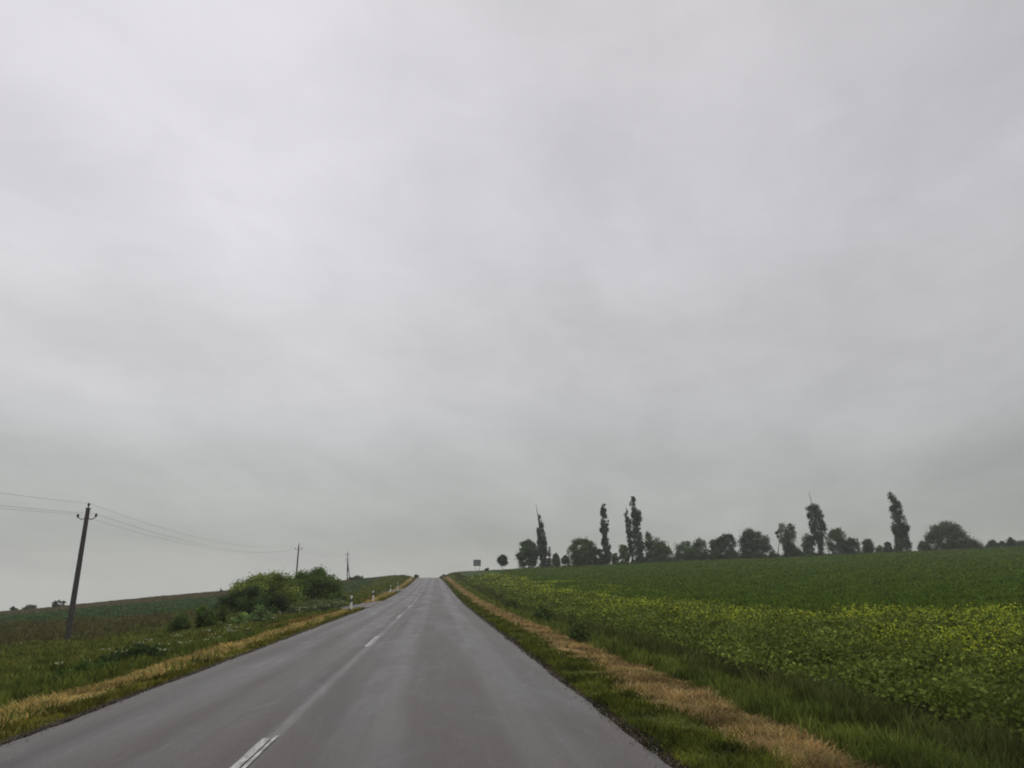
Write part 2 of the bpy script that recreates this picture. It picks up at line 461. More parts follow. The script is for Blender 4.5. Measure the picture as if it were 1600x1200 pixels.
bp = t.node('ShaderNodeBump'); bp.inputs['Strength'].default_value = .8; bp.inputs['Distance'].default_value = .008
t.l.new(grain, bp.inputs['Height']); t.l.new(bp.outputs[0], b.inputs['Normal'])
M_ROAD = m

# worn paint
m, t, b, out = mat('worn_road_paint')
tcn = t.node('ShaderNodeTexCoord'); P = tcn.outputs['Object']
n = t.noise(t.scaled(P, 5, 1.2, 1), 3., 5, .7); n2 = t.noise(P, 60., 2, .7)
c = t.mix(t.rng(t.math('ADD', n, t.math('MULTIPLY', n2, .35)), .52, .80), (.62, .61, .57), (.26, .25, .23))
t.l.new(c, b.inputs['Base Color']); b.inputs['Roughness'].default_value = .5
M_PAINT = m
M_GRAVEL = plain('grey_gravel', (.155, .145, .13), .75, .3, 3.0, bump=.5)

# ------------------------------------------------------------------ ground sheet
def axis(dense, lo, hi, step, g, lim):
    a = list(np.arange(lo, hi + 1e-6, step)); s = step; v = hi
    while v < lim[1]: s *= g; v += s; a.append(v)
    s = step; v = lo; pre = []
    while v > lim[0]: s *= g; v -= s; pre.append(v)
    return np.array(pre[::-1] + a)
xs = axis(True, -13, 22, .22, 1.045, (-1450, 1450))
ys = axis(True, 1, 70, .5, 1.018, (-70, 1450)); ys = np.clip(ys, -75, 1450)
xs = np.unique(np.clip(xs, -1450, 1450)); ys = np.unique(ys)
GX, GY = np.meshgrid(xs, ys)
gx, gy = GX.ravel(), GY.ravel()
gx = gx + xc(gy)
gz = H(gx, gy)
ug = gx - xc(gy)
on = (ug > EL - .05) & (ug < ER + .05)
gz = np.where(on, gz - .06, gz + .012)
cls, colg, hg = cover(gx, gy)
colg = colg * .8
nx, ny = len(xs), len(ys)
idx = np.arange(nx * ny).reshape(ny, nx)
q = np.stack([idx[:-1, :-1], idx[:-1, 1:], idx[1:, 1:], idx[1:, :-1]], -1).reshape(-1, 4)
me = mesh_np('ground', np.stack([gx, gy, gz], 1), q.ravel(), np.full(len(q), 4), M_GROUND, colg, smooth=True)
ground = link('ground', me); tag(ground, kind='structure')

# ------------------------------------------------------------------ road
ry = np.concatenate([np.arange(-60, 0, 1.0), np.arange(0, 60, .25), np.arange(60, 320, 1.0), np.arange(320, 800, 8.)])
rxs = np.linspace(EL, ER, 15)
V = []
rr = np.random.default_rng(4)
for y in ry:
    jl, jr = (.02 * math.sin(y * 1.3) + rr.normal(0, .012)), (.03 * math.sin(y * .9 + 1) * math.sin(y * .37) + rr.normal(0, .016))
    for k, x in enumerate(rxs):
        xx = x + (jl if k == 0 else 0) + (jr if k == len(rxs) - 1 else 0)
        V.append((xx + float(xc(y)), y, float(zr(y)) - .004 * abs(x + 1.1) ** 1.5 * .6 + .0))
n = len(rxs); idx = np.arange(len(V)).reshape(-1, n)
q = np.stack([idx[:-1, :-1], idx[:-1, 1:], idx[1:, 1:], idx[1:, :-1]], -1).reshape(-1, 4)
me = mesh_np('road', np.array(V), q.ravel(), np.full(len(q), 4), M_ROAD, None, smooth=True)
tag(link('road', me), kind='structure')
def road_z(x, y): return float(zr(y)) - .0024 * abs(x + 1.1) ** 1.5

# painted dashes of the centre line (each a pair of strips: repainted beside the old one)
k = 0
for y0 in [5.0 + 16 * i for i in range(16)]:
    V = []; Fc = []
    y0 += random.uniform(-.1, .1)
    L = 4.2
    for xa, xb, ya, yb in ((-1.775, -1.695, 0, L - .12), (-1.673, -1.635, -.05, L)):
        yy = np.linspace(y0 + ya, y0 + yb, 12); b0 = len(V)
        for y in yy:
            for x in (xa, xb):
                jx = random.uniform(-.004, .004)
                V.append((x + jx + float(xc(y)), y, road_z(x, y) + .012))
        for i in range(len(yy) - 1):
            Fc.append((b0 + 2 * i, b0 + 2 * i + 1, b0 + 2 * i + 3, b0 + 2 * i + 2))
    me = bpy.data.meshes.new('road_marking'); me.from_pydata(V, [], Fc); me.materials.append(M_PAINT)
    tag(link('road_marking', me), kind='structure')

# two gravelled field entrances on the left
for y0, y1 in ((54.0, 69.0), (105.0, 116.0)):
    V = []; Fc = []; nn, mmm = 14, 10
    for i in range(nn):
        for j in range(mmm):
            s = i / (nn - 1); v = j / (mmm - 1)
            wdt = (1.25 + 1.7 * math.sin(math.pi * min(1, s * 1.1)) ) if 0 < i < nn - 1 else .12
            y = y0 + (y1 - y0) * s + random.uniform(-.08, .08) - v * 1.8
            x = EL + .12 - v * wdt + float(xc(y))
            V.append((x, y, Hf(x, y) + .035 if j > 0 else road_z(EL + .12, y) + .006))
    for i in range(nn - 1):
        for j in range(mmm - 1):
            a0 = i * mmm + j; Fc.append((a0, a0 + mmm, a0 + mmm + 1, a0 + 1))
    me = bpy.data.meshes.new('path'); me.from_pydata(V, [], Fc); me.materials.append(M_GRAVEL)
    me.polygons.foreach_set('use_smooth', [True] * len(me.polygons))
    tag(link('path', me), kind='structure')

# ------------------------------------------------------------------ grass (stuff), one blade = quad + triangle
def blades(name, x, y, hgt, wid, col, lean=.45, label=None, cat=None, rng=RNG, straw=False):
    n = len(x)
    if n == 0: return
    z = H(x, y)
    th = rng.uniform(0, 2 * np.pi, n); side = np.stack([np.cos(th), np.sin(th), 0 * th], 1)
    ph = rng.uniform(0, 2 * np.pi, n); le = hgt * lean * rng.uniform(.2, 1.5, n)
    d = np.stack([np.cos(ph) * le, np.sin(ph) * le, 0 * le], 1)
    base = np.stack([x, y, z - .01], 1); up = np.zeros((n, 3)); up[:, 2] = hgt
    wv = side * (wid * .5)[:, None]
    p0, p1 = base - wv, base + wv
    mid = base + up * .6 + d * .35
    p2, p3 = mid - wv * .8, mid + wv * .8
    p4 = base + up + d
    V = np.stack([p0, p1, p2, p3, p4], 1).reshape(-1, 3)
    i0 = (np.arange(n) * 5)[:, None]
    loops = (i0 + np.array([0, 1, 3, 2, 2, 3, 4])[None]).ravel()
    sizes = np.tile([4, 3], n)
    me = mesh_np(name, V, loops, sizes, M_GRASS, np.repeat(col, 5, 0))
    o = link(name, me); tag(o, label, cat, kind='stuff')
    return o

N = 950000
g = np.random.default_rng(21)
r = (3.2 ** .3 + g.random(N) * (300 ** .3 - 3.2 ** .3)) ** (1 / .3)
ang = g.uniform(rad(-37), rad(50), N)
bx, by = r * np.sin(ang), r * np.cos(ang)
cls, colb, hb = cover(bx, by, g)
# coarse clumpiness
cl = .75 + .35 * sn(bx, by, .8, 14, 2) + .25 * sn(bx, by, 2.6, 15, 2)
colb = colb * np.clip(cl, .35, 1.6)[:, None] * g.uniform(.6, 1.45, (N, 1)) * g.uniform(.92, 1.08, (N, 3))
hs = hb * g.uniform(.45, 1.35, N) * np.clip(.85 + .45 * sn(bx, by, 1.6, 16, 2), .4, 1.6)
wd = .0016 * r ** .97 + .004
hs = np.maximum(hs, .03)
def sel(m): return bx[m], by[m], hs[m], wd[m], colb[m]
for cc, nm, lab, cat, ln in ((VERGE, 'verge_grass', 'short olive green grass along both asphalt edges', 'grass', .7),
                        (STRAW, 'dry_grass', 'mown straw-coloured dry grass in strips beside the road', 'dry grass', 1.3),
                        (MEADOW, 'meadow_grass', 'longer green meadow grass sloping away from the verges', 'grass', .5),
                        (BARE, 'ditch_grass', 'sparse dull brown-green growth in the field edge ditch', 'grass', .6),
                        (FIELD, 'field_grass', 'even green field growth rising to the tree line', 'field', .5)):
    mk = (cls == cc)
    mk &= (by < 262)
    blades(nm, *sel(mk), lean=ln, label=lab, cat=cat, rng=g)

# ------------------------------------------------------------------ generic leaf quads
def leaf_quads(c, s, rng, flat=0.0, asp=.55):
    n = len(c)
    a = rng.normal(size=(n, 3)); a[:, 2] *= (1 - flat)
    a /= np.linalg.norm(a, axis=1, keepdims=True) + 1e-9
    b = rng.normal(size=(n, 3)); b -= (b * a).sum(1, keepdims=True) * a
    b /= np.linalg.norm(b, axis=1, keepdims=True) + 1e-9
    s = s[:, None]
    V = np.stack([c - a * s, c - b * s * asp, c + a * s, c + b * s * asp], 1).reshape(-1, 3)
    return V

# grit and crumbled asphalt along both edges
g = np.random.default_rng(44)
n = 7000
yy = 3.5 + 60 * g.random(n) ** 1.8; rightside = g.random(n) < .6
off = np.abs(g.normal(0, .06, n)) * np.where(g.random(n) < .35, -1, 1) * (1 + .8 * sn(yy, yy * 0, 2.3, 23, 2))
xx = np.where(rightside, ER + off, EL - off)
cz = np.where((xx > EL) & (xx < ER), zr(yy) - .0024 * np.abs(xx + 1.1) ** 1.5, H(xx, yy)) + .012
sz = g.uniform(.003, .010, n) * (1 + yy / 30)
V = leaf_quads(np.stack([xx + xc(yy), yy, cz], 1), sz, g, .3, .8)
ct = np.array([.17, .155, .135]) * g.uniform(.5, 1.8, (n, 1))
me = mesh_np('gravel', V, np.arange(len(V)), np.full(n, 4), M_GRASS, np.repeat(ct, 4, 0))
tag(link('gravel', me), 'loose grit and crumbs along both edges of the asphalt', 'gravel', kind='stuff')

# crop plants with yellow blossom
g = np.random.default_rng(33)
n = 30000
r = (7 ** .4 + g.random(n) * (170 ** .4 - 7 ** .4)) ** (1 / .4)
ang = g.uniform(rad(2), rad(50), n)
px_, py_ = r * np.sin(ang), r * np.cos(ang)
cls, _, _ = cover(px_, py_, g)
keep = (cls == CROP) & (sn(px_, py_, 2.2, 24, 2) + g.normal(0, .25, len(px_)) > -.38)
px_, py_, r = px_[keep], py_[keep], r[keep]
n = len(px_); pz_ = H(px_, py_)
hp = g.uniform(.24, .58, n) * (1 + .45 * sn(px_, py_, 2.4, 17, 2)).clip(.4, 1.5)
LV, LT, FV, FT, SV = [], [], [], [], []
K = 40
ii = np.repeat(np.arange(n), K)
tt = g.uniform(.05, 1, len(ii)) ** .7
spread = (.10 + .16 * (1 - np.abs(tt - .5))) * (1 + r[ii] / 60)
cen = np.stack([px_[ii] + g.normal(0, 1, len(ii)) * spread, py_[ii] + g.normal(0, 1, len(ii)) * spread, pz_[ii] + tt * hp[ii]], 1)
sz = g.uniform(.013, .034, len(ii)) * (1 + r[ii] / 20)
V = leaf_quads(cen, sz, g, .4, .6)
ct = np.array([.075, .092, .022]) * g.uniform(.55, 1.45, (len(ii), 1)) * (1 + .45 * sn(px_, py_, 1.8, 18, 2)[ii])[:, None] * np.where(g.random((len(ii), 1)) < .12, 1.7, 1.0)
i0 = np.arange(len(ii) * 4)
me = mesh_np('crop_plants', V, i0, np.full(len(ii), 4), M_LEAF, np.repeat(np.clip(ct, .004, .4), 4, 0))
tag(link('crop_plants', me), 'dense leafy dark green crop along the right field edge', 'crop', kind='stuff')
# blossoms
fl = np.clip(.26 + .95 * sn(px_ * .8, py_ * .6, 6.5, 19, 2) + .55 * sn(px_, py_, 1.7, 20, 2), 0, 1.25) * np.clip((px_ - ER - 5.6) / 3.5, .03, 1)
cnt = g.poisson(fl * 24)
ii = np.repeat(np.arange(n), cnt)
cen = np.stack([px_[ii] + g.normal(0, .16, len(ii)) * (1 + r[ii] / 60), py_[ii] + g.normal(0, .16, len(ii)) * (1 + r[ii] / 60),
                pz_[ii] + hp[ii] * g.uniform(.86, 1.14, len(ii))], 1)
sz = g.uniform(.008, .017, len(ii)) * (1 + r[ii] / 18)
# thin scatter of flowers further into the green field
n2 = 5200
yy = g.uniform(40, 120, n2); xx = crop_edge(yy) + g.uniform(.2, 8, n2) ** 1.0
kp = g.random(n2) < np.clip(.15 + .9 * sn(xx * .6, yy * .25, 7, 22, 2), 0, 1); xx, yy = xx[kp], yy[kp]
cen = np.concatenate([cen, np.stack([xx, yy, H(xx, yy) + g.uniform(.2, .4, len(xx))], 1)])
sz = np.concatenate([sz, g.uniform(.02, .045, len(xx)) * (.5 + yy / 90)])
V = leaf_quads(cen, sz, g, .5, .8)
ct = np.array([.29, .31, .035]) * g.uniform(.5, 1.25, (len(sz), 1)) * g.uniform(.85, 1.1, (len(sz), 3))
me = mesh_np('yellow_flowers', V, np.arange(len(sz) * 4), np.full(len(sz), 4), M_LEAF, np.repeat(ct, 4, 0))
tag(link('yellow_flowers', me), 'small yellow blossoms spread over the crop at the field edge', 'flowers', kind='stuff')

# white umbels in the left meadow
g = np.random.default_rng(35)
C, S = [], []
for (px, Yd, n, sx, sy) in ((305, 24.5, 15, .8, 2.0), (345, 33, 8, .5, 1.5), (200, 23, 8, .7, .8), (490, 62, 26, 1.9, 4),
                            (460, 58, 10, 1.6, 3), (150, 18, 3, 1.5, 2), (420, 44, 5, .8, 4)):
    p0 = at(px, 1000, Yd)
    for k in range(n):
        x = p0.x + g.normal(0, sx); y = Yd + g.normal(0, sy)
        if x > EL - 1.7: x = EL - 1.7 - abs(g.normal(0, .5))
        z = Hf(x, y) + g.uniform(.25, .6)
        for j in range(9):
            C.append((x + g.normal(0, .05 * (1 + y / 60)), y + g.normal(0, .05 * (1 + y / 60)), z + g.normal(0, .012))); S.append(g.uniform(.011, .022) * (1 + y / 60))
C = np.array(C); S = np.array(S)
V = leaf_quads(C, S, g, .8, .9)
ct = np.array([.30, .31, .24]) * g.uniform(.5, 1.2, (len(S), 1))
me = mesh_np('white_flowers', V, np.arange(len(S) * 4), np.full(len(S), 4), M_LEAF, np.repeat(ct, 4, 0))
tag(link('white_flowers', me), 'small white umbel flowers scattered through the left meadow', 'flowers', kind='stuff')

# ------------------------------------------------------------------ trees
def foliage(P0, rows, nclump, nleaf, lsize, color, seed, rc=.17, gap=0.0, vstretch=1.0, stub=None, thick=.9):
    """rows: (z, centre_x, half_width) top->bottom in metres at depth P0.y; returns clump centres and leaf arrays"""
    g = np.random.default_rng(seed)
    rows = sorted(rows); zs = np.array([q[0] for q in rows]); cx = np.array([q[1] for q in rows]); hw = np.array([q[2] for q in rows])
    zt = np.linspace(zs[0], zs[-1], 200); wz = np.interp(zt, zs, hw); p = wz + .05; p /= p.sum()
    z = g.choice(zt, nclump, p=p) + g.normal(0, .1, nclump)
    h = np.interp(z, zs, hw); c = np.interp(z, zs, cx)
    mw = hw.max(); R = rc * mw * 2 * g.uniform(.55, 1.25, nclump); R = np.minimum(R, np.maximum(h * .75, .12 * mw))
    th = g.uniform(0, 2 * np.pi, nclump); rr_ = np.maximum(h - R * .45, 0) * g.random(nclump) ** .42
    x = c + np.cos(th) * rr_; y = P0.y + np.sin(th) * rr_ * thick
    cc = np.stack([x, y, z], 1)
    ct = color * np.clip(1 + .38 * g.normal(size=(nclump, 1)), .35, 2.2) * g.uniform(.92, 1.08, (nclump, 3))
    wgt = (R / R.mean()) ** 2; cnt = np.maximum((nleaf * wgt / wgt.sum()).astype(int), 4)
    ii = np.repeat(np.arange(nclump), cnt); m = len(ii)
    d = g.normal(size=(m, 3)); d /= np.linalg.norm(d, axis=1, keepdims=True)
    d *= (g.random((m, 1)) ** .5) * R[ii][:, None]; d[:, 2] *= vstretch * .85
    # ragged outline: a share of the leaves strays further out
    st = g.random(m) < .22; d[st] *= g.uniform(1.1, 1.9, (st.sum(), 1))
    C = cc[ii] + d
    S = lsize * g.uniform(.55, 1.3, m)
    T = np.clip(ct[ii] * g.uniform(.6, 1.45, (m, 1)), .003, .5)
    return cc, C, S, T

def make_tree(name, label, cat, Y, outline, base=None, color=(.040, .060, .026), nclump=60, nleaf=5000, lsize=.34,
              rc=.17, vs=1.0, stems=None, spikes=(), seed=1, group=None, trunk_r=None, limbs=10, crown_name='crown',
              trunk_name='trunk', bark=None, shoots=0, thick=.9, widen=1.0):
    pts = [(at(a, py, Y), at(b_, py, Y)) for (py, a, b_) in outline]
    rows = [((l.z + r_.z) / 2, (l.x + r_.x) / 2, abs(r_.x - l.x) / 2 * widen) for l, r_ in pts]
    zt = max(q[0] for q in rows)
    stems = stems or [base]
    bxs = [at(s, 890, Y).x for s in stems]
    x0 = sum(bxs) / len(bxs); z0 = Hf(x0, Y)
    P0 = Vector((x0, Y, z0))
    root = empty(name, P0, label, cat, group)
    g = np.random.default_rng(seed + 500)
    cc, C, S, T = foliage(P0, rows, nclump, nleaf, lsize, np.array(color), seed, rc=rc, vstretch=vs, thick=thick)
    hgt = zt - z0
    tr = trunk_r or max(.05, hgt * .018)
    mb = MB()
    rs = sorted(rows); zs = [q[0] for q in rs]; cxs = [q[1] for q in rs]
    for k, bx0 in enumerate(bxs):
        zb = Hf(bx0, Y) - .1; top = z0 + hgt * g.uniform(.72, .86)
        tgx = np.interp(top, zs, cxs) + (bx0 - x0) * .8
        P = []; R = []; zb = zb - (.25 if len(bxs) > 1 else 0)
        for j in range(7):
            s = j / 6; z = zb + (top - zb) * s
            cxz = np.interp(z, zs, cxs) + (bx0 - x0) * (1 + .8 * s)
            x = bx0 * (1 - min(1, s * 1.6)) + cxz * min(1, s * 1.6)
            P.append((x + g.normal(0, .012 * hgt) * (0 < j), Y + g.normal(0, .012 * hgt) * (0 < j) + (0 if len(bxs) == 1 else g.uniform(-.5, .5) * s), z))
            R.append(tr / len(bxs) ** .4 * (1.15 - .95 * s))
        mb.tube(P, R, 7)
        order = g.permutation(len(cc))[:limbs]
        for q_ in order:
            e = cc[q_]; zlow = zb + (max(e[2] - .18 * hgt, z0 + .12 * hgt) - zb)
            s = min(.95, max(.05, (zlow - zb) / (top - zb)))
            f = s * 6; i = min(5, int(f)); a0 = Vector(P[i]).lerp(Vector(P[i + 1]), f - i)
            m_ = a0.lerp(Vector(e), .5) + Vector((0, 0, -.02 * hgt))
            rb = tr * (1.0 - .85 * s) * .5
            mb.tube([a0, m_, Vector(e)], [rb, rb * .65, rb * .25], 5, cap=False)
    if len(bxs) > 1:
        mb.tube([(q_, Y, Hf(q_, Y) - .32) for q_ in (bxs[0] - .1, x0, bxs[-1] + .1)], [tr * 1.3] * 3, 6)
    for sp_ in spikes:
        P = [at(a, b_, Y) for a, b_ in sp_]
        L = len(P)
        mb.tube(P, [max(.05, tr * .55 * (1 - .8 * i / (L - 1))) for i in range(L)], 5)
        for i in range(L - 1):
            for kk in range(4):
                f = g.random(); q0 = P[i].lerp(P[i + 1], f)
                q1 = q0 + Vector((g.normal(0, .25), g.normal(0, .25), g.uniform(.4, 1.3)))
                mb.tube([q0, q1], [.045, .02], 4, cap=False)
    if shoots:
        ws = np.array([q[2] for q in rs]); SC_, SS_, ST_ = [], [], []
        for kk in range(shoots):
            e = cc[g.integers(len(cc))]
            xq = e[0]; ztop = np.interp(xq, *zip(*sorted([(q[1] + sgn * q[2], q[0]) for q in rs for sgn in (-1, 1)])))
            q0 = Vector((xq, e[1], max(e[2], ztop - .5)))
            q1 = q0 + Vector((g.normal(0, .15), g.normal(0, .15), g.uniform(.25, .85) * hgt * .25))
            mb.tube([Vector(P[3]), Vector(e), q0, q1], [.016, .014, .012, .007], 4, cap=False)
            for j in range(12):
                f = g.uniform(.3, 1.05); c_ = q0.lerp(q1, f)
                SC_.append((c_.x + g.normal(0, .04), c_.y + g.normal(0, .04), c_.z)); SS_.append(lsize * g.uniform(.5, .9)); ST_.append(np.array(color) * g.uniform(.8, 1.4))
        C = np.concatenate([C, SC_]); S = np.concatenate([S, SS_]); T = np.concatenate([T, ST_])
    V = leaf_quads(C, S, g, .15, .62)
    tm = link(trunk_name, mb.mesh(trunk_name, bark or M_BARK, True), root)
    cm = mesh_np(crown_name, V, np.arange(len(V)), np.full(len(C), 4), M_LEAF, np.repeat(T, 4, 0))
    link(crown_name, cm, root)
    return root

